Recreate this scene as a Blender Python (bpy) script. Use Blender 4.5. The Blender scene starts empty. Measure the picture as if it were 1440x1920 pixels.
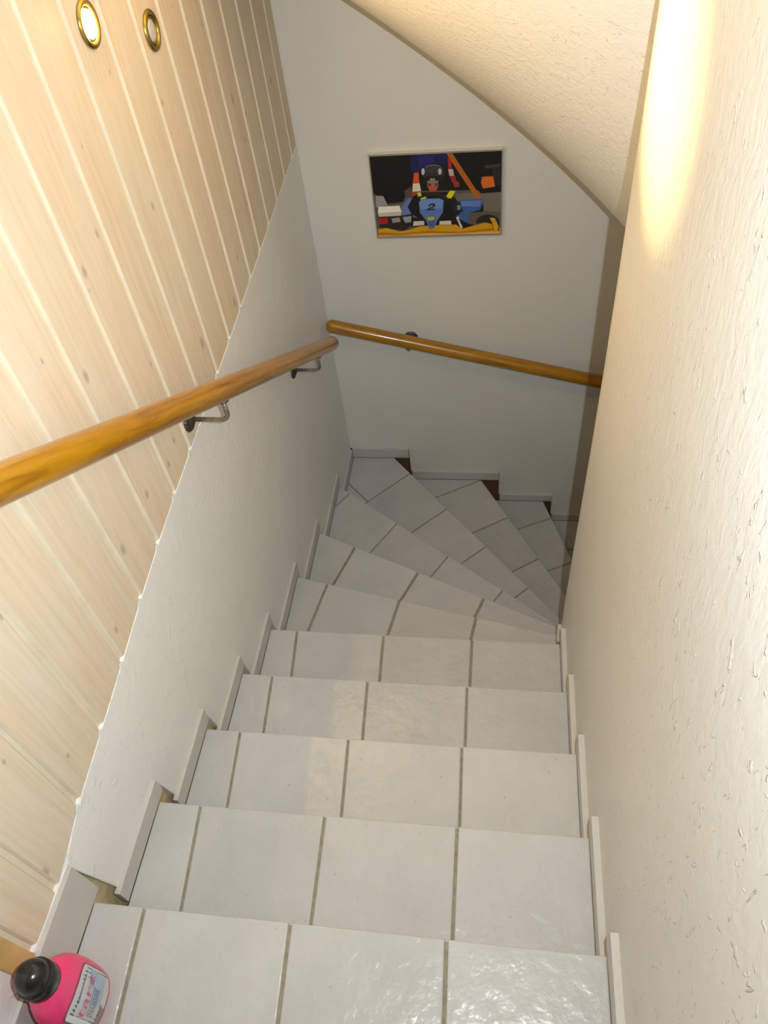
import bpy, bmesh, math, random
from mathutils import Vector, Matrix

random.seed(7)
scene = bpy.context.scene
COL = scene.collection

# ------------------------------------------------------------------ camera
F_PX = 1435.57
C = Vector((0.8669, -0.3702, 1.7838))
R_ = Vector((0.9890, 0.1140, -0.0960)).normalized()
FW = Vector((-0.1468, 0.6448, -0.7500)).normalized()


def cam_axes(yaw, pitch, roll):
    cy, sy, cp, sp = math.cos(yaw), math.sin(yaw), math.cos(pitch), math.sin(pitch)
    fwd = Vector((-sy * cp, cy * cp, sp))
    right = Vector((cy, sy, 0))
    up = right.cross(fwd)
    c, s = math.cos(roll), math.sin(roll)
    return c * right + s * up, -s * right + c * up, fwd


R_, U_, FW = cam_axes(0.2237, -0.8476, -0.1449)
cam_data = bpy.data.cameras.new('camera')
cam_data.sensor_fit = 'VERTICAL'
cam_data.sensor_height = 36.0
cam_data.lens = 36.0 * F_PX / 1920.0
cam_data.clip_start = 0.02
cam = bpy.data.objects.new('camera', cam_data)
COL.objects.link(cam)
M = Matrix.Identity(4)
for i in range(3):
    M[i][0], M[i][1], M[i][2], M[i][3] = R_[i], U_[i], -FW[i], C[i]
cam.matrix_world = M
scene.camera = cam

# ------------------------------------------------------------------ world, lights, exposure
world = bpy.data.worlds.new('world')
scene.world = world
world.use_nodes = True
world.node_tree.nodes['Background'].inputs[0].default_value = (0.05, 0.04, 0.03, 1)
world.node_tree.nodes['Background'].inputs[1].default_value = 0.2

scene.view_settings.view_transform = 'Standard'
scene.view_settings.look = 'None'
scene.view_settings.gamma = 1.0
scene.view_settings.use_curve_mapping = False
scene.view_settings.exposure = 0.0


def area_light(name, loc, target, size, power, color, sx=None, spread=math.pi):
    d = bpy.data.lights.new(name, 'AREA')
    d.shape = 'RECTANGLE'
    d.size = size
    d.size_y = sx or size
    d.energy = power
    d.color = color
    d.spread = spread
    o = bpy.data.objects.new(name, d)
    COL.objects.link(o)
    o.location = loc
    o.rotation_euler = (Vector(target) - Vector(loc)).to_track_quat('-Z', 'Y').to_euler()
    return o


FLASH = C + 0.085 * R_ + 0.045 * U_ + 0.01 * FW
FLASH_TARGET = FLASH + FW * 2.0 + R_ * -0.36 + U_ * 0.36
area_light('flash_light', FLASH, FLASH_TARGET, 0.012, 27.5, (0.86, 0.95, 1.0), 0.009, math.radians(150))
# weak warm fill light, added unseen above the landing behind the camera
area_light('landing_fill', (0.55, -1.4, 2.5), (0.5, -1.3, 0.0), 0.35, 0.9, (1.0, 0.66, 0.36))

# ------------------------------------------------------------------ materials


def new_mat(name):
    m = bpy.data.materials.new(name)
    m.use_nodes = True
    nt = m.node_tree
    return m, nt, nt.nodes['Principled BSDF']


def nd(nt, typ, **kw):
    n = nt.nodes.new(typ)
    for k, v in kw.items():
        if k.startswith('i_'):
            key = k[2:]
            key = int(key) if key.isdigit() else key.replace('_', ' ')
            n.inputs[key].default_value = v
        else:
            setattr(n, k, v)
    return n


def ramp(nt, src, stops):
    r = nt.nodes.new('ShaderNodeValToRGB')
    el = r.color_ramp.elements
    while len(el) < len(stops):
        el.new(0.5)
    for e, (p, c) in zip(el, stops):
        e.position = p
        e.color = (*c, 1) if len(c) == 3 else c
    nt.links.new(src, r.inputs[0])
    return r


def mapping(nt, coord, scale):
    mp = nt.nodes.new('ShaderNodeMapping')
    mp.inputs['Scale'].default_value = scale
    nt.links.new(coord, mp.inputs[0])
    return mp.outputs[0]


def bump(nt, bsdf, height, strength, dist, prev=None):
    b = nt.nodes.new('ShaderNodeBump')
    b.inputs['Strength'].default_value = strength
    b.inputs['Distance'].default_value = dist
    nt.links.new(height, b.inputs['Height'])
    if prev:
        nt.links.new(prev, b.inputs['Normal'])
    nt.links.new(b.outputs[0], bsdf.inputs['Normal'])
    return b.outputs[0]


def simple(name, col, rough=0.5, metal=0.0, noise=0.0, nscale=30):
    m, nt, b = new_mat(name)
    b.inputs['Roughness'].default_value = rough
    b.inputs['Metallic'].default_value = metal
    if noise:
        tc = nd(nt, 'ShaderNodeTexCoord')
        n = nd(nt, 'ShaderNodeTexNoise', i_Scale=nscale, i_Detail=4.0)
        nt.links.new(tc.outputs['Object'], n.inputs['Vector'])
        r = ramp(nt, n.outputs['Fac'], [(0.3, tuple(c * (1 - noise) for c in col)), (0.7, tuple(min(1, c * (1 + noise)) for c in col))])
        nt.links.new(r.outputs[0], b.inputs['Base Color'])
    else:
        b.inputs['Base Color'].default_value = (*col, 1)
    return m


def plaster(name, col, rough, stretch, s1, d1, s2, d2, spec=0.5):
    """painted trowelled plaster: soft mottling + ridges of the trowel"""
    m, nt, b = new_mat(name)
    tc = nd(nt, 'ShaderNodeTexCoord')
    v = mapping(nt, tc.outputs['Object'], stretch)
    n0 = nd(nt, 'ShaderNodeTexNoise', i_Scale=2.2, i_Detail=3.0)
    nt.links.new(tc.outputs['Object'], n0.inputs['Vector'])
    r = ramp(nt, n0.outputs['Fac'], [(0.3, tuple(c * 0.955 for c in col)), (0.7, col)])
    nt.links.new(r.outputs[0], b.inputs['Base Color'])
    b.inputs['Roughness'].default_value = rough
    b.inputs['Specular IOR Level'].default_value = spec
    n1 = nd(nt, 'ShaderNodeTexNoise', i_Scale=s1, i_Detail=5.0, i_Roughness=0.6, i_Distortion=0.6)
    nt.links.new(v, n1.inputs['Vector'])
    p = bump(nt, b, n1.outputs['Fac'], 1.0, d1)
    n2 = nd(nt, 'ShaderNodeTexNoise', i_Scale=s2, i_Detail=3.0, i_Roughness=0.5, i_Distortion=1.2)
    nt.links.new(v, n2.inputs['Vector'])
    # sharp isolated trowel ridges
    rr = ramp(nt, n2.outputs['Fac'], [(0.64, (0, 0, 0)), (0.70, (1, 1, 1))])
    bump(nt, b, rr.outputs[0], 1.0, d2, p)
    return m


M_PLASTER_R = plaster('plaster_trowelled', (0.69, 0.68, 0.655), 0.36, (1.4, 1.0, 0.5), 42, 0.0014, 52, 0.0014)
M_PLASTER_S = plaster('plaster_soffit', (0.76, 0.745, 0.705), 0.5, (0.9, 1.3, 0.9), 34, 0.0024, 48, 0.0009)
M_PLASTER_L = plaster('plaster_dado', (0.80, 0.79, 0.755), 0.45, (1, 1, 0.8), 22, 0.0024, 30, 0.0009)
M_PLASTER_B = plaster('plaster_back', (0.68, 0.66, 0.61), 0.6, (1, 1, 1), 24, 0.002, 9, 0.0006)
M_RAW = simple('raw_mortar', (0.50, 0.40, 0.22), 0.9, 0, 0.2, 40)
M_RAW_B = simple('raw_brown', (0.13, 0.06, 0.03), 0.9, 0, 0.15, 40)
M_GROUT = simple('grout', (0.235, 0.21, 0.15), 0.9, 0, 0.2, 60)
M_SKIRT = simple('skirting_ceramic', (0.50, 0.475, 0.435), 0.3, 0, 0.04, 12)
M_CONC = simple('concrete_step', (0.42, 0.38, 0.32), 0.9, 0, 0.1, 20)
M_IRON = simple('wrought_iron', (0.10, 0.085, 0.075), 0.38, 0.75, 0.3, 80)
M_ROD = simple('worn_iron_rod', (0.30, 0.27, 0.235), 0.36, 0.8, 0.35, 90)
M_BRASS = simple('brass_trim', (0.46, 0.36, 0.10), 0.25, 1.0)
M_CHROME = simple('reflector', (0.75, 0.72, 0.66), 0.2, 1.0)
M_GLASSY = simple('lamp_glass', (0.62, 0.60, 0.54), 0.15, 0.2)
M_ALU = simple('aluminium_frame', (0.80, 0.77, 0.68), 0.25, 1.0)
M_BACKING = simple('picture_backing', (0.25, 0.2, 0.15), 0.8)
M_BLACK = simple('black_plastic', (0.012, 0.011, 0.011), 0.22)
M_BASEWOOD = simple('baseboard_wood', (0.55, 0.36, 0.13), 0.4, 0, 0.2, 9)


def tile_material():
    m, nt, b = new_mat('glazed_tile')
    tc = nd(nt, 'ShaderNodeTexCoord')
    oi = nd(nt, 'ShaderNodeObjectInfo')
    n0 = nd(nt, 'ShaderNodeTexNoise', i_Scale=7.0, i_Detail=4.0)
    nt.links.new(tc.outputs['Object'], n0.inputs['Vector'])
    r = ramp(nt, n0.outputs['Fac'], [(0.3, (0.425, 0.415, 0.40)), (0.7, (0.465, 0.455, 0.44))])
    hv = nd(nt, 'ShaderNodeHueSaturation')
    mr = nd(nt, 'ShaderNodeMapRange', i_3=0.95, i_4=1.05)
    nt.links.new(oi.outputs['Random'], mr.inputs[0])
    nt.links.new(mr.outputs[0], hv.inputs['Value'])
    nt.links.new(r.outputs[0], hv.inputs['Color'])
    # a few fine dark specks in the glaze
    sp = nd(nt, 'ShaderNodeTexNoise', i_Scale=160.0, i_Detail=1.0)
    nt.links.new(tc.outputs['Object'], sp.inputs['Vector'])
    sr = ramp(nt, sp.outputs['Fac'], [(0.76, (1, 1, 1)), (0.80, (0.45, 0.4, 0.35))])
    mx = nd(nt, 'ShaderNodeMix', data_type='RGBA', blend_type='MULTIPLY')
    mx.inputs[0].default_value = 1.0
    nt.links.new(hv.outputs[0], mx.inputs[6])
    nt.links.new(sr.outputs[0], mx.inputs[7])
    nt.links.new(mx.outputs[2], b.inputs['Base Color'])
    b.inputs['Roughness'].default_value = 0.30
    n1 = nd(nt, 'ShaderNodeTexNoise', i_Scale=24.0, i_Detail=3.0)
    nt.links.new(tc.outputs['Object'], n1.inputs['Vector'])
    bump(nt, b, n1.outputs['Fac'], 1.0, 0.0045)
    return m


M_TILE = tile_material()


def pine_material():
    m, nt, b = new_mat('whitewashed_pine')
    tc = nd(nt, 'ShaderNodeTexCoord')
    oi = nd(nt, 'ShaderNodeObjectInfo')
    off = nd(nt, 'ShaderNodeVectorMath', operation='SCALE')
    cmb = nd(nt, 'ShaderNodeCombineXYZ')
    nt.links.new(oi.outputs['Random'], cmb.inputs[0])
    nt.links.new(oi.outputs['Random'], cmb.inputs[2])
    off.inputs['Scale'].default_value = 37.0
    nt.links.new(cmb.outputs[0], off.inputs[0])
    add = nd(nt, 'ShaderNodeVectorMath', operation='ADD')
    nt.links.new(tc.outputs['Object'], add.inputs[0])
    nt.links.new(off.outputs[0], add.inputs[1])
    v = mapping(nt, add.outputs[0], (1, 16, 0.8))
    g = nd(nt, 'ShaderNodeTexNoise', i_Scale=4.0, i_Detail=6.0, i_Roughness=0.6, i_Distortion=0.8)
    nt.links.new(v, g.inputs['Vector'])
    r = ramp(nt, g.outputs['Fac'], [(0.25, (0.60, 0.505, 0.38)), (0.5, (0.665, 0.575, 0.45)), (0.8, (0.72, 0.64, 0.525))])
    v2 = mapping(nt, add.outputs[0], (1, 3.0, 1.3))
    n3 = nd(nt, 'ShaderNodeTexNoise', i_Scale=2.4, i_Detail=2.0)
    nt.links.new(v2, n3.inputs['Vector'])
    pink = ramp(nt, n3.outputs['Fac'], [(0.35, (1.0, 0.99, 0.97)), (0.65, (1.0, 0.93, 0.86))])
    mx0 = nd(nt, 'ShaderNodeMix', data_type='RGBA', blend_type='MULTIPLY')
    mx0.inputs[0].default_value = 1.0
    nt.links.new(r.outputs[0], mx0.inputs[6])
    nt.links.new(pink.outputs[0], mx0.inputs[7])
    # knots: small dark ellipses, only in some voronoi cells
    sx = nd(nt, 'ShaderNodeSeparateXYZ')
    nt.links.new(add.outputs[0], sx.inputs[0])
    cx2 = nd(nt, 'ShaderNodeCombineXYZ')
    nt.links.new(sx.outputs[1], cx2.inputs[0])
    nt.links.new(sx.outputs[2], cx2.inputs[1])
    vk = mapping(nt, cx2.outputs[0], (9.0, 5.0, 1))
    vo = nd(nt, 'ShaderNodeTexVoronoi', voronoi_dimensions='2D', i_Scale=1.0)
    nt.links.new(vk, vo.inputs['Vector'])
    sepk = nd(nt, 'ShaderNodeSeparateColor')
    nt.links.new(vo.outputs['Color'], sepk.inputs[0])
    ksz = nd(nt, 'ShaderNodeMapRange', i_3=0.55, i_4=2.4)
    nt.links.new(sepk.outputs[1], ksz.inputs[0])
    kmul = nd(nt, 'ShaderNodeMath', operation='MULTIPLY')
    nt.links.new(vo.outputs['Distance'], kmul.inputs[0])
    nt.links.new(ksz.outputs[0], kmul.inputs[1])
    kd = ramp(nt, kmul.outputs[0], [(0.025, (1, 1, 1)), (0.075, (0, 0, 0))])
    sep = nd(nt, 'ShaderNodeSeparateColor')
    nt.links.new(vo.outputs['Color'], sep.inputs[0])
    gt = nd(nt, 'ShaderNodeMath', operation='GREATER_THAN')
    gt.inputs[1].default_value = 0.5
    nt.links.new(sep.outputs[0], gt.inputs[0])
    mu = nd(nt, 'ShaderNodeMath', operation='MULTIPLY')
    nt.links.new(kd.outputs[0], mu.inputs[0])
    nt.links.new(gt.outputs[0], mu.inputs[1])
    mu2 = nd(nt, 'ShaderNodeMath', operation='MULTIPLY')
    mu2.inputs[1].default_value = 0.6
    nt.links.new(mu.outputs[0], mu2.inputs[0])
    mx = nd(nt, 'ShaderNodeMix', data_type='RGBA')
    mx.inputs[7].default_value = (0.30, 0.22, 0.18, 1)
    nt.links.new(mu2.outputs[0], mx.inputs[0])
    nt.links.new(mx0.outputs[2], mx.inputs[6])
    nt.links.new(mx.outputs[2], b.inputs['Base Color'])
    b.inputs['Roughness'].default_value = 0.6
    b.inputs['Specular IOR Level'].default_value = 0.3
    bump(nt, b, g.outputs['Fac'], 0.5, 0.001)
    return m


M_PINE = pine_material()
M_PINE_JOINT = simple('pine_joint', (0.66, 0.575, 0.435), 0.6, 0, 0.06, 14)


def rail_material():
    m, nt, b = new_mat('varnished_rail_wood')
    at = nd(nt, 'ShaderNodeAttribute', attribute_name='grain')
    v = mapping(nt, at.outputs['Vector'], (2.2, 26, 26))
    g = nd(nt, 'ShaderNodeTexNoise', i_Scale=1.6, i_Detail=5.0, i_Roughness=0.6, i_Distortion=1.0)
    nt.links.new(v, g.inputs['Vector'])
    r = ramp(nt, g.outputs['Fac'], [(0.28, (0.20, 0.074, 0.0012)), (0.48, (0.33, 0.145, 0.0018)), (0.72, (0.44, 0.208, 0.0035))])
    nt.links.new(r.outputs[0], b.inputs['Base Color'])
    b.inputs['Roughness'].default_value = 0.28
    b.inputs['Coat Weight'].default_value = 0.35
    b.inputs['Coat Roughness'].default_value = 0.12
    return m


M_RAIL = rail_material()


def print_material(name, rough):
    m, nt, b = new_mat(name)
    at = nd(nt, 'ShaderNodeVertexColor', layer_name='Col')
    nt.links.new(at.outputs[0], b.inputs['Base Color'])
    b.inputs['Roughness'].default_value = rough
    return m


M_PRINT = print_material('photo_print', 0.4)
M_LABEL = print_material('label_print', 0.3)


def pink_material():
    m, nt, b = new_mat('pink_plastic')
    b.inputs['Base Color'].default_value = (0.80, 0.055, 0.185, 1)
    b.inputs['Roughness'].default_value = 0.3
    b.inputs['Subsurface Weight'].default_value = 0.25
    b.inputs['Subsurface Radius'].default_value = (0.02, 0.005, 0.006)
    return m


M_PINK = pink_material()


def emit_material(name, col, strength):
    m, nt, b = new_mat(name)
    b.inputs['Base Color'].default_value = (1, 1, 1, 1)
    b.inputs['Emission Color'].default_value = (*col, 1)
    b.inputs['Emission Strength'].default_value = strength
    return m


M_BULB = emit_material('lit_halogen_bulb', (1.0, 0.64, 0.22), 1600.0)

# ------------------------------------------------------------------ helpers


def obj(name, verts, faces, mat, parent=None, smooth=False):
    me = bpy.data.meshes.new(name)
    me.from_pydata([tuple(v) for v in verts], [], faces)
    bm = bmesh.new()
    bm.from_mesh(me)
    bmesh.ops.recalc_face_normals(bm, faces=bm.faces)
    bm.to_mesh(me)
    bm.free()
    me.materials.append(mat)
    o = bpy.data.objects.new(name, me)
    COL.objects.link(o)
    if smooth:
        me.polygons.foreach_set('use_smooth', [True] * len(me.polygons))
    if parent is not None:
        set_parent(o, parent)
    return o


def set_parent(o, parent):
    o.parent = parent
    w = Matrix.Identity(4)
    chain = []
    q = parent
    while q is not None:
        chain.append(q)
        q = q.parent
    for q in reversed(chain):
        w = w @ q.matrix_parent_inverse @ Matrix.LocRotScale(q.location, q.rotation_euler, q.scale)
    o.matrix_parent_inverse = w.inverted()


def empty(name, loc):
    o = bpy.data.objects.new(name, None)
    COL.objects.link(o)
    o.location = loc
    o.empty_display_size = 0.1
    return o


def tag(o, label=None, cat=None, group=None, kind=None):
    if label:
        o['label'] = label
    if cat:
        o['category'] = cat
    if group:
        o['group'] = group
    if kind:
        o['kind'] = kind
    return o


def box_data(x0, x1, y0, y1, z0, z1):
    v = [(x, y, z) for x in (x0, x1) for y in (y0, y1) for z in (z0, z1)]
    f = [(0, 1, 3, 2), (4, 6, 7, 5), (0, 4, 5, 1), (2, 3, 7, 6), (0, 2, 6, 4), (1, 5, 7, 3)]
    return v, f


def box(name, x0, x1, y0, y1, z0, z1, mat, parent=None, bevel=0.0):
    v, f = box_data(x0, x1, y0, y1, z0, z1)
    o = obj(name, v, f, mat, parent)
    if bevel:
        bm = bmesh.new()
        bm.from_mesh(o.data)
        bmesh.ops.bevel(bm, geom=list(bm.edges), offset=bevel, segments=2, affect='EDGES', profile=0.6)
        bm.to_mesh(o.data)
        bm.free()
    return o


def prism(name, poly, axis, a0, a1, mat, parent=None):
    """extrude a 2D polygon along an axis. axis 'z': (x,y); 'x': (y,z); 'y': (x,z)"""
    def P(p, a):
        if axis == 'z':
            return (p[0], p[1], a)
        if axis == 'x':
            return (a, p[0], p[1])
        return (p[0], a, p[1])
    n = len(poly)
    v = [P(p, a0) for p in poly] + [P(p, a1) for p in poly]
    f = [tuple(range(n))[::-1], tuple(range(n, 2 * n))]
    f += [(i, (i + 1) % n, n + (i + 1) % n, n + i) for i in range(n)]
    return obj(name, v, f, mat, parent)


def area2(poly):
    return sum(poly[i][0] * poly[(i + 1) % len(poly)][1] - poly[(i + 1) % len(poly)][0] * poly[i][1] for i in range(len(poly)))


def clip(poly, p, n):
    out = []
    for i in range(len(poly)):
        a, b = poly[i], poly[(i + 1) % len(poly)]
        da = (a[0] - p[0]) * n[0] + (a[1] - p[1]) * n[1]
        db = (b[0] - p[0]) * n[0] + (b[1] - p[1]) * n[1]
        if da >= 0:
            out.append(a)
        if da * db < 0:
            t = da / (da - db)
            out.append((a[0] + (b[0] - a[0]) * t, a[1] + (b[1] - a[1]) * t))
    res = []
    for q in out:
        if not res or math.hypot(q[0] - res[-1][0], q[1] - res[-1][1]) > 1e-4:
            res.append(q)
    if len(res) > 1 and math.hypot(res[0][0] - res[-1][0], res[0][1] - res[-1][1]) < 1e-4:
        res.pop()
    return res


def inset(poly, d):
    if area2(poly) < 0:
        poly = poly[::-1]
    n = len(poly)
    out = []
    for i in range(n):
        a, b, c = Vector(poly[i - 1]), Vector(poly[i]), Vector(poly[(i + 1) % n])
        e1, e2 = (b - a).normalized(), (c - b).normalized()
        n1, n2 = Vector((-e1.y, e1.x)), Vector((-e2.y, e2.x))
        m = n1 + n2
        k = m.length_squared
        m = m * (2 * d / k) if k > 0.2 else n1 * d
        out.append(tuple(b + m))
    return poly, out


def tile(name, poly, ztop, thick, mat, parent):
    poly, ins = inset(poly, 0.0035)
    poly, mid = inset(poly, 0.001)
    n = len(poly)
    v = [(p[0], p[1], ztop - thick) for p in poly] + [(p[0], p[1], ztop - 0.0030) for p in poly]
    v += [(p[0], p[1], ztop - 0.0009) for p in mid] + [(p[0], p[1], ztop) for p in ins]
    f = [tuple(range(n))[::-1], tuple(range(3 * n, 4 * n))]
    for L in range(3):
        f += [(L * n + i, L * n + (i + 1) % n, (L + 1) * n + (i + 1) % n, (L + 1) * n + i) for i in range(n)]
    return obj(name, v, f, mat, parent)


def tube(name, pts, rad, mat, parent, seg=10, round_ends=False, grain=False, smooth=True):
    """tube along points; rad a number or list; rounded ends optional"""
    pts = [Vector(p) for p in pts]
    rads = list(rad) if isinstance(rad, (list, tuple)) else [rad] * len(pts)
    if round_ends:
        def cap(p, d, r):
            return [(p + d * (r * math.sin(a)), max(r * math.cos(a), 0.0004)) for a in [math.pi / 2 * k / 6 for k in range(6, 0, -1)]]
        s = cap(pts[0], (pts[0] - pts[1]).normalized(), rads[0])
        e = cap(pts[-1], (pts[-1] - pts[-2]).normalized(), rads[-1])[::-1]
        rads = [q[1] for q in s] + rads + [q[1] for q in e]
        pts = [q[0] for q in s] + pts + [q[0] for q in e]
    t0 = (pts[1] - pts[0]).normalized()
    ref = Vector((0, 0, 1)) if abs(t0.z) < 0.9 else Vector((1, 0, 0))
    u = t0.cross(ref).normalized()
    v, f, gr = [], [], []
    acc = 0.0
    for i, p in enumerate(pts):
        if i:
            acc += (p - pts[i - 1]).length
        t = (pts[min(i + 1, len(pts) - 1)] - pts[max(i - 1, 0)]).normalized()
        u = (u - t * u.dot(t)).normalized()
        w = t.cross(u)
        for k in range(seg):
            a = 2 * math.pi * k / seg
            v.append(p + (u * math.cos(a) + w * math.sin(a)) * rads[i])
            gr.append((acc, math.cos(a) * 0.033, math.sin(a) * 0.033))
    for i in range(len(pts) - 1):
        for k in range(seg):
            f.append((i * seg + k, i * seg + (k + 1) % seg, (i + 1) * seg + (k + 1) % seg, (i + 1) * seg + k))
    f.append(tuple(range(seg))[::-1])
    f.append(tuple(range((len(pts) - 1) * seg, len(pts) * seg)))
    o = obj(name, v, f, mat, parent, smooth)
    if grain:
        at = o.data.attributes.new('grain', 'FLOAT_VECTOR', 'POINT')
        at.data.foreach_set('vector', [c for g in gr for c in g])
    return o


def lathe(name, prof, origin, axis, mat, parent, seg=32, lobes=0, lobe_amp=0.0, smooth=True):
    """prof: (radius, height) along axis"""
    axis = Vector(axis).normalized()
    ref = Vector((0, 0, 1)) if abs(axis.z) < 0.9 else Vector((1, 0, 0))
    u = ref.cross(axis).normalized()
    w = axis.cross(u)
    o0 = Vector(origin)
    v, f = [], []
    for (r, hh) in prof:
        for k in range(seg):
            a = 2 * math.pi * k / seg
            rr = r * (1 + lobe_amp * math.cos(lobes * a)) if lobes else r
            v.append(o0 + axis * hh + (u * math.cos(a) + w * math.sin(a)) * rr)
    for i in range(len(prof) - 1):
        for k in range(seg):
            f.append((i * seg + k, i * seg + (k + 1) % seg, (i + 1) * seg + (k + 1) % seg, (i + 1) * seg + k))
    f.append(tuple(range(seg))[::-1])
    f.append(tuple(range((len(prof) - 1) * seg, len(prof) * seg)))
    return obj(name, v, f, mat, parent, smooth)


# ------------------------------------------------------------------ layout of the place (metres)
H = 0.18            # rise of a step
G = 0.2904          # going of a straight step
W = 1.106           # clear width between the skirtings
YB = 2.834          # face of the skirting on the back wall
XW, XP = -0.010, -0.0118     # plaster face / plank face of the left wall
YW = YB + 0.012     # plaster face of the back wall
XR = 1.122          # plaster face of the right wall
CX, CY, RC = 1.73, 1.15, 0.608   # rounded end of the right wall
ZTOP, ZLOW = 2.62, -3.6
YREAR = -2.4

# nosing lines of the treads, two plan points each (outer, inner)
NOSE = {}
for k in range(-1, 4):
    NOSE[k] = ((0.0, k * G), (W, k * G))
NOSE[4] = ((0.0, 1.166), (W, 1.162))
NOSE[5] = ((0.0, 1.551), (1.106, 1.312))
NOSE[6] = ((0.0, 1.950), (1.115, 1.475))
NOSE[7] = ((0.0, 2.428), (1.128, 1.608))
NOSE[8] = ((0.247, YB), (1.151, 1.784))
NOSE[9] = ((0.762, YB), (1.183, 2.096))
NOSE[10] = ((1.141, YB), (1.229, 2.577))
for k in (11, 12, 13):
    a = math.radians(71 + (k - 10) * 12)
    NOSE[k] = ((CX - (YB - CY) / math.tan(a), YB), (CX - 0.6 * math.cos(a), CY + 0.6 * math.sin(a)))
LAST = 12
IC, IR = (1.73, 1.23), 0.624     # inner edge of the winders


def line_hits(k, off=0.0):
    """outer and inner end of nosing line k, moved back by off"""
    A, B = Vector(NOSE[k][0]), Vector(NOSE[k][1])
    d = (B - A).normalized()
    n = Vector((-d.y, d.x))       # towards the lower steps
    A = A - n * off
    if k <= 3:
        return (0.0, A.y), (W, A.y)
    # outer end
    t1 = (0.0 - A.x) / d.x if abs(d.x) > 1e-6 else -9
    y_at = A.y + d.y * t1
    if k < 8 and y_at <= YB:
        P = (0.0, y_at)
    else:
        t2 = (YB - A.y) / d.y
        P = (A.x + d.x * t2, YB)
    # inner end on the round core
    q = A - Vector(IC)
    bq, cq = q.dot(d), q.dot(q) - IR * IR
    disc = bq * bq - cq
    if disc <= 0 or A.y + d.y * (-bq - math.sqrt(max(disc, 0))) < IC[1]:
        t = (W - A.x) / d.x
        return P, (W, A.y + d.y * t)
    t = -bq - math.sqrt(disc)
    return P, (A.x + d.x * t, A.y + d.y * t)


def tread_poly(k, back_off, front_off):
    Af, Bf = line_hits(k, front_off)
    Ab, Bb = line_hits(k - 1, back_off)
    poly = [Ab, Bb]
    # inner arc
    a0 = math.atan2(Bb[1] - IC[1], IC[0] - Bb[0]) if Bb[1] > IC[1] else 0.0
    a1 = math.atan2(Bf[1] - IC[1], IC[0] - Bf[0]) if Bf[1] > IC[1] else 0.0
    if a1 > 0:
        if Bb[1] < IC[1]:
            poly.append((W, IC[1]))
        for s in (0.33, 0.66):
            a = a0 + (a1 - a0) * s
            poly.append((IC[0] - IR * math.cos(a), IC[1] + IR * math.sin(a)))
    poly += [Bf, Af]
    if Af[1] >= YB - 1e-6 and Ab[0] < 1e-6:
        poly.append((0.0, YB))
    return poly


# joints between the tiles of each tread (plan points at the nosing / further back)
JOINTS = {
    0: [((.118, -.002), (.130, -.215)), ((.449, -.005), (.459, -.181)), ((.783, -.002), (.787, -.148))],
    1: [((.114, .287), (.134, .042)), ((.448, .281), (.456, .037)), ((.786, .286), (.788, .038))],
    2: [((.107, .577), (.124, .346)), ((.443, .575), (.456, .346)), ((.780, .576), (.785, .349))],
    3: [((.108, .863), (.122, .658)), ((.443, .864), (.453, .658)), ((.780, .865), (.783, .658))],
    4: [((.105, 1.171), (.122, .963)), ((.446, 1.163), (.454, .962)), ((.783, 1.161), (.783, .964))],
    5: [((.139, 1.515), (.099, 1.287)), ((.463, 1.442), (.433, 1.277)), ((.790, 1.379), (.772, 1.273))],
    6: [((.188, 1.860), (.120, 1.646)), ((.502, 1.715), (.440, 1.566)), ((.808, 1.579), (.778, 1.498))],
    7: [((.065, 2.378), (.000, 2.279)), ((.345, 2.171), (.233, 1.980)), ((.627, 1.968), (.544, 1.830)), ((.898, 1.770), (.849, 1.694))],
    8: [((.355, 2.710), (.134, 2.482)), ((.587, 2.440), (.408, 2.267)), ((.817, 2.187), (.690, 2.067)), ((1.033, 1.926), (.967, 1.864))],
    9: [((.760, 2.834), (.511, 2.692)), ((.919, 2.538), (.740, 2.427)), ((1.093, 2.246), (.963, 2.161))],
    10: [((1.189, 2.700), (.986, 2.605)), ((1.263, 2.353), (1.157, 2.303))],
    11: [((1.45, 2.62), (1.25, 2.60)), ((1.50, 2.28), (1.35, 2.26))],
    12: [((1.80, 2.55), (1.55, 2.60)), ((1.80, 2.22), (1.6, 2.26))],
}
GAP = {0: .0075, 1: .0072, 2: .007, 3: .0075, 4: .009, 5: .011, 6: .012, 7: .006, 8: .007, 9: .007, 10: .007}

# ------------------------------------------------------------------ setting: left wall with planks
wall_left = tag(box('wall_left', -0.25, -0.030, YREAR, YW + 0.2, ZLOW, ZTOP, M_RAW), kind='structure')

SK_H = 0.065
yL = {k: line_hits(k)[0][1] for k in range(0, 8)}
top_pts = [(2.846, .412), (2.40, .383), (2.05, .358), (1.74, .338), (1.47, .322), (1.15, .306), (.85, .288), (.62, .262), (.445, .236), (.30, .218), (.165, .202), (.09, .185), (.030, .158)]


def z_dado(y):
    pts = top_pts[::-1]
    if y <= pts[0][0]:
        return pts[0][1]
    for (a, za), (b, zb) in zip(pts, pts[1:]):
        if y <= b:
            return za + (zb - za) * (y - a) / (b - a)
    return pts[-1][1]


PITCH = 0.1625
GROOVES = [2.742 - PITCH * i for i in range(0, 33)]
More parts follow.
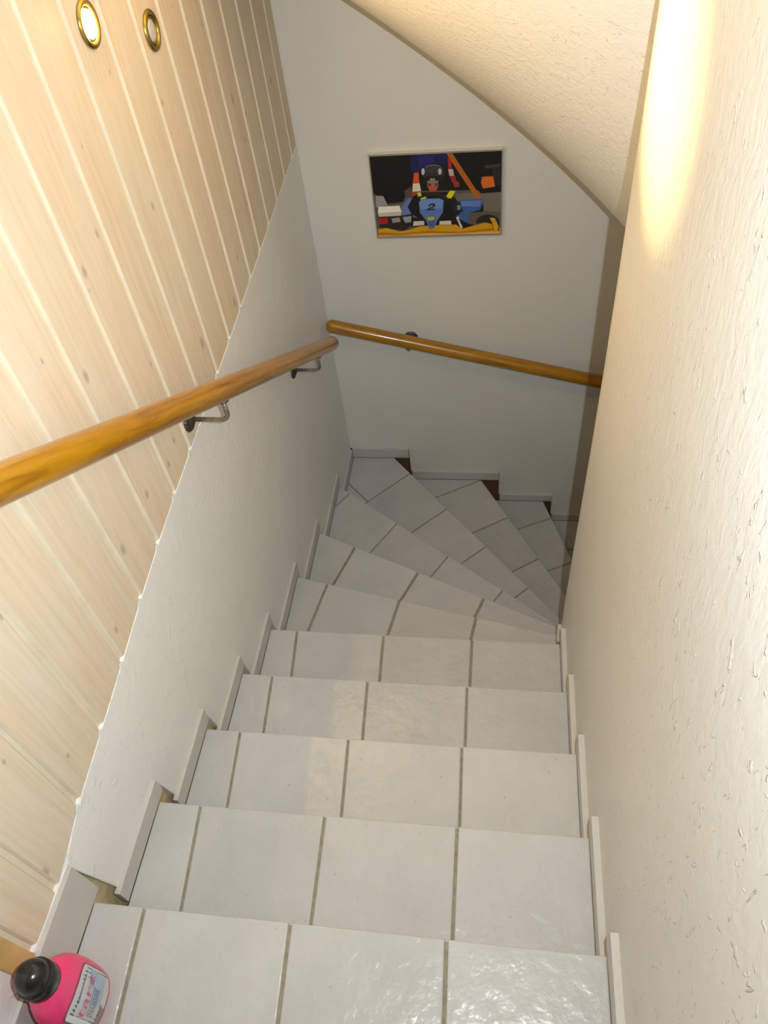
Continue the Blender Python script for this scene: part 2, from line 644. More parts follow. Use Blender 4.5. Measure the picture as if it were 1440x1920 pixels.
# upper rim of the dado: slightly ragged, with blobs of filler in the plank joints
rim = []
y = YW
while y > 0.031:
    blob = 0.0
    for g in GROOVES:
        if abs(y - g + 0.008) < 0.010:
            blob = 0.010 * (1 - (abs(y - g + 0.008) / 0.010) ** 2)
    rim.append((y, z_dado(y) + blob + random.uniform(-.0012, .0012)))
    y -= 0.0055
rim.append((0.030, z_dado(.03)))
rim += [(-0.134, 0.164), (-0.134, 0.146)]
low = []
for k in range(0, 8):
    top = -k * H + (SK_H if k else 0.155)
    low.append((yL[k] + 0.034, top - 0.004))
    low.append((yL[k] + 0.062, -(k + 1) * H + SK_H - 0.004))
low[0] = (0.030, 0.150)
low.append((YW, -8 * H + SK_H - 0.004))
dado_poly = rim + low
dado = prism('plaster_dado', dado_poly, 'x', -0.030, XW, M_PLASTER_L, wall_left)
bm = bmesh.new()
bm.from_mesh(dado.data)
bmesh.ops.bevel(bm, geom=[e for e in bm.edges if all(abs(v.co.x - XW) < 1e-5 for v in e.verts)], offset=0.0018, segments=2, affect='EDGES')
bm.to_mesh(dado.data)
bm.free()



def plank(i, y0, y1):
    """tongue-and-groove board from y0 (groove side) to y1 with a chamfer and a visible tongue"""
    tongue = 0.012
    prof = [(y0, -0.0300), (y0, -0.0185), (y0 + tongue, -0.0185), (y0 + tongue + .0005, -0.0165), (y0 + tongue + .0045, XP),
            (y1 - .0045, XP), (y1 - .0008, -0.0160), (y1 - .0008, -0.0300)]
    v, f = [], []
    n = len(prof)
    for (yy, xx) in prof:
        zb = z_dado(yy) - 0.001 if yy > 0.03 else 0.1635 - (yy - .03) * 0.0 - 0.004
        v.append((xx, yy, zb))
    for (yy, xx) in prof:
        v.append((xx, yy, ZTOP))
    f = [tuple(range(n)), tuple(range(n, 2 * n))[::-1]]
    f += [(j, (j + 1) % n, n + (j + 1) % n, n + j) for j in range(n)]
    o = obj('plank', v, f, M_PINE, wall_left)
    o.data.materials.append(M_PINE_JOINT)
    for pol in o.data.polygons:     # separate cream tone on the tongue and its shoulder
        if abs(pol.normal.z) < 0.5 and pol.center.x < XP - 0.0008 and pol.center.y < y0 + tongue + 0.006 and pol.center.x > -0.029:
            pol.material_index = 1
    return o


edges = [YW] + GROOVES
for i in range(len(edges) - 1):
    y1, y0 = edges[i], edges[i + 1]
    if y1 < -0.133:
        break
    plank(i, max(y0, -0.1335), y1)

# upright wooden trim that ends the planking, plain white wall beyond it
tag(box('trim_1', -0.030, -0.006, -0.180, -0.134, 0.157, ZTOP, M_BASEWOOD, None, 0.003), kind='structure')
box('plaster_panel', -0.030, -0.011, YREAR, -0.1803, 0.157, ZTOP, M_PLASTER_L, wall_left)

# skirting tiles along the left side of the steps
for k in range(0, 9):
    z0 = -k * H
    if k == 0:
        ya, yb, z1 = -G - 0.02, 0.030, 0.155
    else:
        ya = yL[k - 1] + 0.046
        yb = yL[k] + 0.034 if k < 8 else YB
        z1 = z0 + SK_H
    box('skirting_tile', -0.0145, 0.0, ya, yb, z0, z1, M_SKIRT, wall_left, 0.002)

# ------------------------------------------------------------------ setting: back wall
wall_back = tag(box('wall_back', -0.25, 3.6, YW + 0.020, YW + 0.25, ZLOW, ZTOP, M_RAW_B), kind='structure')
SKX = [(0.0, 0.337, 8, .069), (0.347, 0.868, 9, .062), (0.876, 1.192, 10, .050), (1.200, 1.60, 11, .055), (1.61, 1.95, 12, .055)]
poly = [(-0.030, ZTOP), (3.6, ZTOP), (3.6, -13 * H), (1.95, -13 * H)]
for (x0, x1, k, hh) in SKX[::-1]:
    zt = -k * H + hh - 0.003
    poly += [(x1 + .002, zt), (x0 - .006 if x0 > 0 else -0.030, zt)]
prism('plaster_face', poly, 'y', YW, YW + 0.020, M_PLASTER_B, wall_back)
for (x0, x1, k, hh) in SKX:
    box('skirting_tile', x0, x1, YB, YW + 0.018, -k * H, -k * H + hh, M_SKIRT, wall_back, 0.002)

# ------------------------------------------------------------------ setting: right wall with the rounded end
verts, faces = [], []
zs = [ZLOW, -3.0, -2.4, -1.8, -1.4, -1.0, -0.7, -0.4, -0.1, 0.2, 0.5, 0.8, 1.2, 1.8, ZTOP]
NA = 56


def core_ring(z):
    s = min(max((0.65 - z) / 1.6, 0), 1)
    s = s * s * (3 - 2 * s)
    cy = CY + 0.10 * s
    pts = [(XR, YREAR)]
    pts += [(XR, YREAR + (cy - YREAR) * t) for t in (0.25, 0.5, 0.75)]
    for i in range(NA + 1):
        a = math.pi * i / NA
        pts.append((CX - RC * math.cos(a), cy + RC * math.sin(a)))
    pts += [(CX + RC, YREAR)]
    return pts


for z in zs:
    verts += [(p[0], p[1], z) for p in core_ring(z)]
nr = len(core_ring(0))
for i in range(len(zs) - 1):
    for j in range(nr):
        faces.append((i * nr + j, i * nr + (j + 1) % nr, (i + 1) * nr + (j + 1) % nr, (i + 1) * nr + j))
wall_right = tag(obj('wall_right', verts, faces, M_PLASTER_R, None, True), kind='structure')
# keep the far corners of the core crisp
wall_right.data.polygons.foreach_set('use_smooth', [True] * len(wall_right.data.polygons))

for k in range(0, 5):
    ya = (k - 1) * G - 0.015 if k else -G - 0.02
    yb = yL[k] + 0.030 if k < 4 else 1.19
    box('skirting_tile', W, XR + 0.008, ya, yb, -k * H, -k * H + SK_H, M_SKIRT, wall_right, 0.002)
for k in range(5, 9):
    a0 = math.atan2(line_hits(k - 1)[1][1] - IC[1], IC[0] - line_hits(k - 1)[1][0]) + 0.05
    a1 = math.atan2(line_hits(k)[1][1] - IC[1], IC[0] - line_hits(k)[1][0]) + 0.02
    a0 = max(a0, 0.02)
    ring = []
    for rr in (IR, IR - 0.022):
        seq = [a0 + (a1 - a0) * t / 4 for t in range(5)]
        if rr < IR:
            seq = seq[::-1]
        ring += [(IC[0] - rr * math.cos(a), IC[1] + rr * math.sin(a)) for a in seq]
    prism('skirting_tile', ring, 'z', -k * H, -k * H + SK_H, M_SKIRT, wall_right)

# outer, rear walls and floors that close the stairwell
tag(box('wall_outer', 3.55, 3.75, YREAR, YW, ZLOW, ZTOP, M_PLASTER_B), kind='structure')
tag(box('wall_rear', -0.25, 3.75, YREAR - 0.2, YREAR, ZLOW, ZTOP, M_PINE), kind='structure')
floor = tag(box('floor', -0.03, XR, YREAR, -G - 0.02, 0.0, H - 0.012, M_GROUT), kind='structure')
for ix in range(4):
    for iy in range(6):
        x0, x1 = max(0.003, 0.118 - 0.336 + ix * 0.336), min(W - .002, 0.118 + ix * 0.336)
        y1 = -G + 0.002 - iy * 0.336
        tile('floor_tile', [(x0 + .003, y1 - 0.330), (x1 - .003, y1 - 0.330), (x1 - .003, y1), (x0 + .003, y1)], H, 0.014, M_TILE, floor)
tag(box('floor', -0.2, 3.55, -1.0, YW, ZLOW, -13 * H, M_TILE), kind='structure')

# ------------------------------------------------------------------ setting: ceiling and the winding soffit of the flight above


def soffit_z(phi, r):
    return 1.809 + 0.05 * r + 0.15 * (r - 1) ** 2 - 1.30 * phi


def outer_r(phi):
    c, s = math.cos(phi), math.sin(phi)
    best = 9
    if c > 1e-5:
        best = min(best, (CX + 0.05) / c)
    if c < -1e-5:
        best = min(best, (3.6 - CX) / -c)
    if s > 1e-5:
        best = min(best, (YW + 0.02 - CY) / s)
    return best


verts, faces = [], []
NP, NR = 90, 24
for i in range(NP + 1):
    phi = math.radians(170) * i / NP
    r1 = outer_r(phi)
    for j in range(NR + 1):
        r = 0.56 + (r1 - 0.56) * j / NR
        verts.append((CX - r * math.cos(phi), CY + r * math.sin(phi), soffit_z(phi, r)))
row = NR + 1
for i in range(NP):
    for j in range(NR):
        faces.append((i * row + j, i * row + j + 1, (i + 1) * row + j + 1, (i + 1) * row + j))
# straight part rising towards the landing
base = len(verts)
NS = 14
for i in range(1, NS + 1):
    d = 0.1 * i
    for j in range(NR + 1):
        r = 0.56 + (outer_r(0) - 0.56) * j / NR
        verts.append((CX - r, CY - d, soffit_z(0, r) + 0.75 * d * (1 if d < 0.9 else 1)))
for i in range(NS):
    for j in range(NR):
        a = (base + (i - 1) * row) if i else 0
        b = base + i * row
        faces.append((a + j, a + j + 1, b + j + 1, b + j))
# thickness
n0 = len(verts)
f0 = list(faces)
verts += [(v[0], v[1], v[2] + 0.12) for v in verts[:n0]]
faces += [tuple(q + n0 for q in f)[::-1] for f in f0]
tag(obj('ceiling', verts, faces, M_PLASTER_S, None, True), kind='structure')
tag(box('ceiling', -0.25, 3.75, YREAR - 0.2, YW + 0.25, ZTOP, ZTOP + 0.2, M_PINE), kind='structure')

# ------------------------------------------------------------------ the staircase
stairs = empty('staircase', (0.55, 0.0, -0.18))
tag(stairs, 'winding staircase of pale grey glazed tiles with dark joints, descending between white walls', 'staircase')
for k in range(0, LAST + 1):
    z = -k * H
    body = prism('step', tread_poly(k, 0.022, 0.022), 'z', z - 0.012, z - 0.55, M_CONC, stairs)
    # grout bed, a little below the tile faces
    prism('grout_bed', tread_poly(k, 0.020, 0.004), 'z', z - 0.0035, z - 0.0118, M_GROUT, body)
    poly = tread_poly(k, 0.020, 0.0)
    g = GAP.get(k, .007) / 2
    pieces = []
    rest = poly
    for (a, b) in JOINTS[k]:
        d = (Vector(b) - Vector(a)).normalized()
        n = Vector((-d.y, d.x))
        # towards the inner side (right hand / newel)
        if n.dot(Vector(IC) - Vector(a)) < 0:
            n = -n
        left = clip(rest, tuple(Vector(a) - n * g), tuple(-n))
        rest = clip(rest, tuple(Vector(a) + n * g), tuple(n))
        if len(left) >= 3:
            pieces.append(left)
    pieces.append(rest)
    if k == 8:   # the first tile of this winder has a sliver cut off along its rear edge
        a, b = Vector((.007, 2.612)), Vector((.135, 2.478))
        d = (b - a).normalized()
        n = Vector((-d.y, d.x))
        p0 = pieces[0]
        s1, s2 = clip(p0, tuple(a + n * .003), tuple(n)), clip(p0, tuple(a - n * .003), tuple(-n))
        pieces = [s for s in (s1, s2) if len(s) >= 3] + pieces[1:]
    for q in pieces:
        if len(q) >= 3 and abs(area2(q)) > 2e-4:
            tile('tread_tile', q, z, 0.010, M_TILE, body)

# ------------------------------------------------------------------ handrails
RR = 0.0325


def bracket(root, wall_pt, out, rail_c):
    """iron wall bracket: scalloped rosette, rod out of the wall, bent up to the rail"""
    wall_pt, out = Vector(wall_pt), Vector(out).normalized()
    up = Vector((0, 0, 1))
    D = (Vector(rail_c) - wall_pt).dot(out)
    top = rail_c[2] - RR + 0.004 - wall_pt.z
    pts = [wall_pt + out * 0.002, wall_pt + out * (D - 0.022)]
    for t in range(1, 6):
        a = math.pi / 2 * t / 5
        pts.append(wall_pt + out * (D - 0.022 + 0.022 * math.sin(a)) + up * (0.022 * (1 - math.cos(a))))
    pts.append(wall_pt + out * D + up * top)
    rod = tube('bracket', pts, 0.0068, M_ROD, root, 12)
    lathe('rosette', [(0.036, 0.0), (0.036, 0.004), (0.030, 0.009), (0.023, 0.0085), (0.018, 0.014), (0.010, 0.018), (0.004, 0.019)],
          wall_pt, out, M_IRON, rod, 80, 18, 0.045)
    lathe('saddle_plate', [(0.003, 0.0), (0.017, 0.0), (0.017, 0.004), (0.003, 0.004)], wall_pt + out * D + up * (top - 0.006), up, M_IRON, rod, 20)


# rail along the left wall
s = -0.6190


def rail_pt(yy):
    return Vector((0.11, yy, 0.983 + s * (yy - 0.36)))


hr = empty('handrail', (0.11, 2.40, -0.28))
tag(hr, 'thick varnished wooden handrail sloping down the left plank wall on two iron brackets', 'handrail')
ys = [-0.35 + (2.40 + 0.35) * i / 24 for i in range(25)]
tube('rail', [rail_pt(v) for v in ys], RR, M_RAIL, hr, 28, True, True)
for yy in (1.175, 2.145):
    rc = rail_pt(yy)
    bracket(hr, (XW if yy > 1.5 else XP, yy, rc.z - 0.105), (1, 0, 0), rc)

# rail along the back wall
hb = empty('handrail', (0.04, YW - 0.12, -0.43))
tag(hb, 'varnished wooden handrail on the back wall below the framed photo', 'handrail')


def rail_pt2(x):
    return Vector((x, YW - 0.118, -0.4235 - 0.2655 * (x - 0.045)))


tube('rail', [rail_pt2(0.040 + 2.0 * i / 16) for i in range(17)], RR, M_RAIL, hb, 28, True, True)
for xx in (0.408, 1.62):
    rc = rail_pt2(xx)
    bracket(hb, (xx, YW, rc.z - 0.060), (0, -1, 0), rc)

# ------------------------------------------------------------------ recessed spotlights in the plank wall


def spotlight(y, z, label, lit):
    root = empty('recessed_spotlight', (XP, y, z))
    tag(root, label, 'spotlight', 'brass recessed spotlights in the plank wall')
    x = XP
    ring = lathe('trim_ring', [(0.046, 0.0005), (0.0465, 0.003), (0.044, 0.0065), (0.038, 0.0075), (0.034, 0.006), (0.0315, 0.002), (0.0310, -0.004),
                               (0.0310, -0.0045)], (x, y, z), (1, 0, 0), M_BRASS, root, 48)
    lathe('collar', [(0.0305, 0.0005), (0.0305, 0.0035), (0.0275, 0.0045), (0.0255, 0.001)], (x, y, z), (1, 0, 0), M_BRASS if not lit else M_CHROME, ring, 40)
    if lit:
        lathe('bulb', [(0.0250, 0.002), (0.0250, 0.006), (0.020, 0.009), (0.010, 0.011), (0.002, 0.0115)], (x, y, z), (1, 0, 0), M_BULB, root, 32)
    else:
        lathe('bulb', [(0.0250, 0.0015), (0.0245, 0.003), (0.018, 0.0045), (0.008, 0.0055), (0.002, 0.0058)], (x, y, z), (1, 0, 0), M_GLASSY, root, 32)
    return root


LIT = Vector((XP, 1.376, 1.307))
spotlight(LIT.y, LIT.z, 'lit round recessed spotlight glowing warm white in a brass ring', True)
spotlight(1.692, 1.197, 'unlit round recessed spotlight with a brass ring, next to the glowing one', False)
sd = bpy.data.lights.new('spot_lamp', 'SPOT')
sd.energy = 260.0
sd.color = (1.0, 0.66, 0.25)
sd.spot_size = math.radians(27)
sd.spot_blend = 1.0
sd.shadow_soft_size = 0.02
so = bpy.data.objects.new('spot_lamp', sd)
COL.objects.link(so)
so.location = LIT + Vector((0.022, 0, 0))
so.rotation_euler = (Vector((XR, 1.0, 1.27)) - so.location).to_track_quat('-Z', 'Y').to_euler()

# ------------------------------------------------------------------ framed photo on the back wall
PX0, PX1, PZ0, PZ1 = 0.2935, 0.8545, -0.0155, 0.3660
YF = YW - 0.024
pic = empty('picture_frame', ((PX0 + PX1) / 2, YW, PZ0))
tag(pic, 'framed colour photo of a helmeted go-kart driver hanging on the back wall', 'picture')
fw = 0.0095
box('backing', PX0 + 0.003, PX1 - 0.003, YF + 0.010, YW, PZ0 + 0.003, PZ1 - 0.003, M_BACKING, pic)
for (a, b, c, d) in ((PX0, PX1, PZ1 - fw, PZ1), (PX0, PX1, PZ0, PZ0 + fw), (PX0, PX0 + fw * .6, PZ0 + fw, PZ1 - fw), (PX1 - fw * .6, PX1, PZ0 + fw, PZ1 - fw)):
    box('frame_bar', a, b, YF, YW, c, d, M_ALU, pic, 0.0015)


def lin(c):
    return tuple((v / 255 / 12.92) if v / 255 <= 0.04045 else ((v / 255 + 0.055) / 1.055) ** 2.4 for v in c)


def flat_print(name, layers, place, mat, parent, step):
    """one mesh of coloured flat patches, each a hair in front of the last"""
    v, f, cols = [], [], []
    for i, (col, pts) in enumerate(layers):
        s0 = len(v)
        v += [place(p, i * step) for p in pts]
        f.append(tuple(range(s0, s0 + len(pts))))
        cols.append(lin(col))
    me = bpy.data.meshes.new(name)
    me.from_pydata([tuple(q) for q in v], [], f)
    ca = me.color_attributes.new('Col', 'FLOAT_COLOR', 'CORNER')
    data = []
    for pol in me.polygons:
        data += [*cols[pol.index], 1.0] * pol.loop_total
    ca.data.foreach_set('color', data)
    me.materials.append(mat)
    o = bpy.data.objects.new(name, me)
    COL.objects.link(o)
    set_parent(o, parent)
    return o


def ell(cx, cy, rx, ry, n=20, a0=0, a1=360):
    return [(cx + rx * math.cos(math.radians(a0 + (a1 - a0) * i / n)), cy + ry * math.sin(math.radians(a0 + (a1 - a0) * i / n))) for i in range(n if a1 - a0 == 360 else n + 1)]


# patches in the coordinates of an upright sketch of the photo (x 150..1262, y 175..850)
LAY = [
    ((22, 17, 18), [(100, 160), (1300, 160), (1300, 870), (100, 870)]),
    ((92, 86, 78), [(150, 490), (420, 470), (1300, 470), (1300, 870), (100, 870), (130, 500)]),
    ((112, 106, 96), [(880, 500), (1300, 485), (1300, 660), (880, 640)]),
    ((16, 13, 16), [(140, 175), (560, 175), (540, 330), (430, 560), (270, 575), (200, 500), (150, 470)]),
    ((24, 24, 78), [(500, 175), (800, 175), (810, 250), (740, 290), (600, 280), (560, 330), (500, 300)]),
    ((36, 36, 105), [(560, 190), (700, 190), (690, 260), (590, 265), (565, 300)]),
    ((48, 44, 46), [(140, 175), (500, 172), (500, 186), (140, 192)]),
    ((14, 12, 14), [(840, 180), (1300, 170), (1300, 490), (1090, 500), (960, 350)]),
    ((60, 58, 60), [(1120, 275), (1250, 265), (1250, 290), (1130, 300)]),
    ((40, 36, 40), [(1180, 300), (1250, 300), (1250, 440), (1200, 430)]),
    ((86, 70, 62), [(440, 470), (500, 430), (520, 500), (460, 540)]),
    ((214, 84, 24), [(527, 322), (565, 320), (572, 410), (515, 412)]),
    ((222, 206, 186), [(516, 408), (574, 406), (586, 470), (512, 474)]),
    ((170, 58, 40), [(512, 474), (556, 472), (530, 508), (508, 505)]),
    ((168, 40, 34), [(812, 205), (840, 230), (848, 300), (816, 300)]),
    ((182, 172, 168), [(816, 300), (855, 298), (866, 350), (826, 352)]),
    ((160, 34, 36), [(830, 352), (872, 350), (888, 400), (846, 405)]),
    ((132, 62, 40), [(856, 400), (905, 395), (910, 440), (866, 446)]),
    ((208, 108, 30), [(1098, 364), (1190, 360), (1206, 446), (1105, 458), (1090, 410)]),
    ((176, 92, 28), [(796, 172), (846, 170), (1096, 540), (1052, 548)]),
    ((150, 148, 148), [(196, 500), (262, 505), (300, 585), (196, 600)]),
    ((96, 118, 176), [(420, 600), (480, 520), (560, 560), (530, 690), (420, 670)]),
    ((62, 92, 160), [(915, 556), (1100, 548), (1112, 590), (1084, 645), (985, 662), (984, 745), (890, 740), (880, 660)]),
    ((92, 126, 190), [(920, 560), (1095, 556), (1075, 610), (925, 606)]),
    ((16, 16, 22), [(1080, 640), (1110, 580), (1110, 655), (990, 664)]),
    ((20, 20, 26), [(470, 600), (520, 510), (600, 480), (800, 480), (880, 540), (940, 640), (900, 680), (830, 700), (560, 700), (500, 660)]),
    ((30, 34, 52), [(850, 570), (910, 560), (938, 640), (880, 670), (850, 640)]),
    ((120, 132, 156), [(888, 596), (918, 594), (920, 634), (892, 636)]),
    ((236, 232, 218), [(218, 594), (400, 588), (418, 640), (214, 650)]),
    ((196, 190, 176), [(214, 650), (418, 640), (412, 676), (222, 682)]),
    ((40, 30, 30), [(220, 684), (412, 678), (520, 660), (510, 760), (440, 812), (230, 780)]),
    ((172, 30, 30), [(222, 694), (296, 692), (300, 742), (224, 750)]),
    ((150, 146, 138), [(330, 700), (400, 690), (410, 730), (340, 740)]),
    ((150, 152, 156), [(424, 690), (500, 680), (510, 735), (450, 740)]),
    ((24, 20, 22), [(500, 700), (900, 690), (930, 790), (500, 780)]),
    ((208, 196, 186), [(520, 728), (610, 726), (612, 764), (516, 770)]),
    ((208, 196, 186), [(742, 732), (838, 728), (842, 764), (738, 764)]),
    ((206, 202, 198), [(880, 700), (900, 690), (940, 796), (920, 800)]),
    ((22, 20, 22), [(900, 710), (985, 760), (1030, 770), (1000, 800), (940, 800)]),
    ((206, 152, 16), [(214, 792), (290, 782), (400, 818), (480, 806), (560, 776), (640, 770), (880, 764), (930, 806), (1020, 780), (1130, 752), (1180, 770), (1300, 800), (1300, 870), (214, 870)]),
    ((170, 116, 10), [(214, 822), (420, 836), (640, 816), (900, 832), (1180, 806), (1180, 826), (900, 850), (640, 836), (420, 854), (214, 850)]),
    ((38, 34, 32), ell(1145, 748, 96, 66, 20, 180, 360) + [(1241, 830), (1190, 830), (1182, 760), (1100, 748), (1052, 762)]),
    ((212, 160, 20), [(1160, 708), (1205, 714), (1236, 790), (1228, 830), (1196, 828), (1186, 760)]),
    # helmet and visor
    ((18, 16, 18), ell(690, 350, 112, 98, 28)),
    ((46, 44, 46), ell(692, 322, 100, 64, 24)),
    ((96, 94, 96), ell(690, 282, 70, 24, 20)),
    ((56, 54, 58), ell(692, 296, 76, 28, 20)),
    ((186, 190, 194), ell(604, 312, 14, 27, 16)),
    ((186, 190, 194), ell(746, 314, 15, 25, 16)),
    ((26, 24, 26), [(620, 350), (760, 350), (775, 400), (740, 465), (640, 465), (605, 410)]),
    ((150, 140, 70), [(660, 366), (706, 366), (704, 384), (664, 384)]),
    ((122, 116, 116), [(642, 384), (732, 384), (736, 428), (636, 428)]),
    ((176, 84, 66), [(636, 420), (736, 420), (714, 470), (662, 474)]),
    ((120, 40, 40), [(640, 404), (672, 408), (668, 428), (642, 424)]),
    ((120, 40, 40), [(704, 408), (734, 404), (732, 424), (708, 428)]),
    # harness, steering wheel, nose cone
    ((206, 204, 22), [(550, 484), (580, 474), (592, 506), (562, 514)]),
    ((214, 210, 24), [(834, 466), (876, 474), (842, 534), (788, 528)]),
    ((44, 34, 28), ell(690, 540, 122, 62, 20, 180, 360) + ell(690, 540, 98, 38, 20, 180, 360)[::-1]),
    ((206, 204, 22), [(580, 528), (622, 514), (634, 526), (584, 544)]),
    ((88, 116, 178), [(566, 556), (600, 532), (744, 530), (778, 548), (770, 650), (726, 720), (692, 798), (656, 800), (624, 716), (574, 650)]),
    ((110, 138, 196), [(572, 560), (602, 538), (742, 536), (770, 552), (764, 620), (580, 620)]),
    ((66, 92, 158), [(640, 700), (706, 700), (692, 796), (656, 798)]),
    ((34, 38, 62), [(644, 596), (660, 576), (694, 572), (708, 586), (702, 602), (660, 620), (704, 616), (700, 630), (632, 634), (636, 620), (684, 598), (688, 588), (672, 586), (660, 598)]),
    ((196, 172, 30), [(640, 692), (700, 690), (694, 720), (644, 722)]),
    ((198, 96, 70), [(640, 786), (692, 784), (680, 806), (656, 806)]),
]


def photo_place(p, off):
    x, yv = p
    v = (yv - 175.0) / (850.0 - 175.0)
    xl, xr = 150 + 66 * v, 1262 - 12 * v
    yt = 190 - 25 * (x - 150) / 1112
    yb = 855 - 10 * (x - 218) / 1032
    u = min(max((x - xl) / (xr - xl), 0.0), 1.0)
    w = min(max((yv - yt) / (yb - yt), 0.0), 1.0)
    w = w ** 0.97
    a, b, c, d = PX0 + fw * .6, PX1 - fw * .6, PZ0 + fw, PZ1 - fw
    return (a + (b - a) * u, YF + 0.0095 - off, d + (c - d) * w)


flat_print('photo_print', LAY, photo_place, M_PRINT, pic, 0.00006)

# ------------------------------------------------------------------ pink bottle on the top step
BX, BY = 0.066, -0.187
bot = empty('detergent_bottle', (BX, BY, 0.0))
tag(bot, 'pink plastic cleaning bottle with a black domed cap standing on the top step', 'bottle')
# (height, half depth in x, half width in y, exponent)
SECT = [(0.000, .028, .044, 2.6), (0.003, .033, .051, 2.6), (0.012, .0365, .057, 2.6), (0.040, .0385, .0610, 2.7), (0.080, .039, .0640, 2.7), (0.120, .039, .0645, 2.6),
        (0.150, .0385, .0630, 2.5), (0.175, .037, .0585, 2.4), (0.195, .0355, .0510, 2.3), (0.210, .0335, .0420, 2.2), (0.222, .030, .0330, 2.1), (0.230, .026, .0265, 2.0), (0.245, .024, .024, 2.0)]


def sect(z):
    for s0, s1 in zip(SECT, SECT[1:]):
        if z <= s1[0]:
            t = (z - s0[0]) / (s1[0] - s0[0])
            return tuple(s0[i] + (s1[i] - s0[i]) * t for i in (1, 2, 3))
    return SECT[-1][1:]


NB = 56
v, f = [], []
for (z, a, b, e) in SECT:
    for k in range(NB):
        t = 2 * math.pi * k / NB
        c, s_ = math.cos(t), math.sin(t)
        v.append((BX + a * math.copysign(abs(c) ** (2 / e), c), BY + b * math.copysign(abs(s_) ** (2 / e), s_), z + 0.0005))
for i in range(len(SECT) - 1):
    for k in range(NB):
        f.append((i * NB + k, i * NB + (k + 1) % NB, (i + 1) * NB + (k + 1) % NB, (i + 1) * NB + k))
f.append(tuple(range(NB))[::-1])
f.append(tuple(range((len(SECT) - 1) * NB, len(SECT) * NB)))
obj('bottle_body', v, f, M_PINK, bot, True)
lathe('cap', [(0.0335, 0.0), (0.0345, 0.002), (0.0345, 0.034), (0.0335, 0.0355), (0.0300, 0.037), (0.0298, 0.046), (0.0285, 0.054), (0.0250, 0.062), (0.0190, 0.0685), (0.0110, 0.0725), (0.002, 0.074)],
      (BX, BY, 0.234), (0, 0, 1), M_BLACK, bot, 48)


def label_place(p, off):
    """p: (across, up) on the front of the bottle, metres"""
    yy, zz = p
    a, b, e = sect(zz)
    q = min(abs(yy) / b, 0.98)
    return (BX + a * (1 - q ** e) ** (1 / e) + 0.0012 + off, BY + yy, zz + 0.0005)


def grid_patch(outline_y0, outline_y1, z0, z1, n=10):
    """strips that follow the curved front so that the label bends with it"""
    out = []
    for i in range(n):
        ya, yb = outline_y0 + (outline_y1 - outline_y0) * i / n, outline_y0 + (outline_y1 - outline_y0) * (i + 1) / n
        out.append((ya, yb))
    return out


def label_shape(shrink):
    """rounded trapezoid outline: lower and upper z at across-position y"""
    y0, y1 = -0.050 + shrink, 0.050 - shrink

    def lo(yy):
        t = abs(yy) / (y1 + 1e-6)
        return 0.020 + shrink + 0.012 * t ** 6 + max(0, (-yy - .01)) * 0.15

    def hi(yy):
        t = abs(yy) / (y1 + 1e-6)
        return 0.172 - shrink - 0.014 * t ** 5 - max(0, yy) * 0.12
    return y0, y1, lo, hi


layers = []


def add_zone(col, shrink, zlo=None, zhi=None, ylo=None, yhi=None, ny=14, nz=6):
    y0, y1, lo, hi = label_shape(shrink)
    ya, yb = (y0 if ylo is None else ylo), (y1 if yhi is None else yhi)
    quads = []
    for i in range(ny):
        p, q = ya + (yb - ya) * i / ny, ya + (yb - ya) * (i + 1) / ny
        for j in range(nz):
            def zz(yv, t):
                l = lo(yv) if zlo is None else max(lo(yv), zlo)
                h_ = hi(yv) if zhi is None else min(hi(yv), zhi)
                return l + (h_ - l) * t
            quads.append([(p, zz(p, j / nz)), (q, zz(q, j / nz)), (q, zz(q, (j + 1) / nz)), (p, zz(p, (j + 1) / nz))])
    layers.append((col, quads))


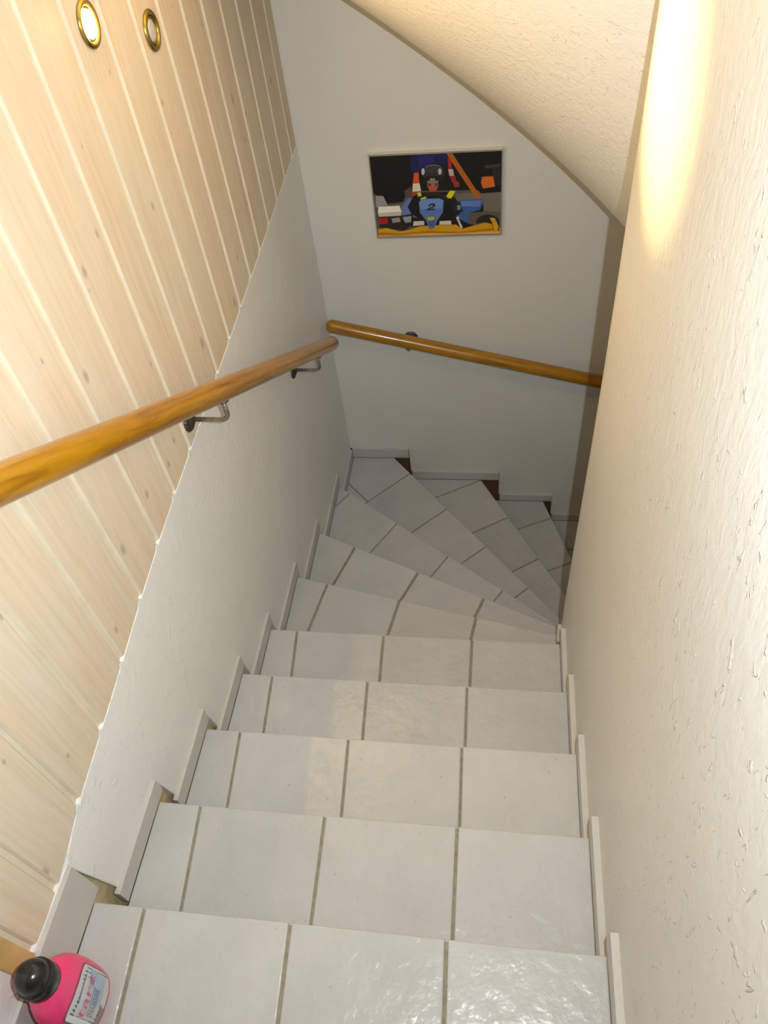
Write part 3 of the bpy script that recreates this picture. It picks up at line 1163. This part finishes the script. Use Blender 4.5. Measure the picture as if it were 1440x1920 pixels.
add_zone((92, 86, 88), 0.0)
add_zone((196, 198, 200), 0.0022)
add_zone((168, 184, 204), 0.0022, 0.050, 0.118, -0.010, 0.040)
add_zone((150, 178, 206), 0.0022, 0.090, 0.125, 0.026, 0.0445)
add_zone((206, 202, 196), 0.0022, 0.022, 0.050, -0.004, 0.042)
add_zone((132, 124, 118), 0.0022, 0.022, 0.044, -0.042, -0.008)
add_zone((226, 226, 226), 0.0022, 0.06, 0.160, -0.047, -0.037)
# rows of small print
rng = random.Random(3)
for zrow in (0.094, 0.086, 0.078, 0.071):
    yy = -0.030
    while yy < 0.016:
        wv = rng.uniform(.0012, .004)
        layers.append(((96, 104, 124), [[(yy, zrow), (yy + wv, zrow), (yy + wv, zrow + .0042), (yy, zrow + .0042)]]))
        yy += wv + rng.uniform(.0008, .002)
layers.append(((120, 120, 128), [[(-.018, .146), (.030, .146), (.030, .151), (-.018, .151)]]))


def text_quads(body, size, y0, z0, squash=1.0):
    cu = bpy.data.curves.new('lettering', 'FONT')
    cu.body = body
    cu.size = size
    cu.resolution_u = 3
    to = bpy.data.objects.new('lettering', cu)
    COL.objects.link(to)
    me = bpy.data.meshes.new_from_object(to)
    out = []
    for pol in me.polygons:
        out.append([(y0 + me.vertices[i].co.x * squash + me.vertices[i].co.y * 0.12, z0 + me.vertices[i].co.y) for i in pol.vertices])
    bpy.data.objects.remove(to)
    bpy.data.curves.remove(cu)
    bpy.data.meshes.remove(me)
    return out


layers.append(((206, 70, 110), text_quads('tarz', 0.040, -0.0385, 0.108, 1.15)))
LF = []
for i, (col, quads) in enumerate(layers):
    for q in quads:
        LF.append((col, q, i))
v, f, cols = [], [], []
for (col, q, i) in LF:
    s0 = len(v)
    v += [label_place(p, i * 0.00004) for p in q]
    f.append(tuple(range(s0, s0 + len(q))))
    cols.append(lin(col))
me = bpy.data.meshes.new('label_sticker')
me.from_pydata(v, [], f)
ca = me.color_attributes.new('Col', 'FLOAT_COLOR', 'CORNER')
data = []
for pol in me.polygons:
    data += [*cols[pol.index], 1.0] * pol.loop_total
ca.data.foreach_set('color', data)
me.materials.append(M_LABEL)
lo_ = bpy.data.objects.new('label_sticker', me)
COL.objects.link(lo_)
set_parent(lo_, bot)
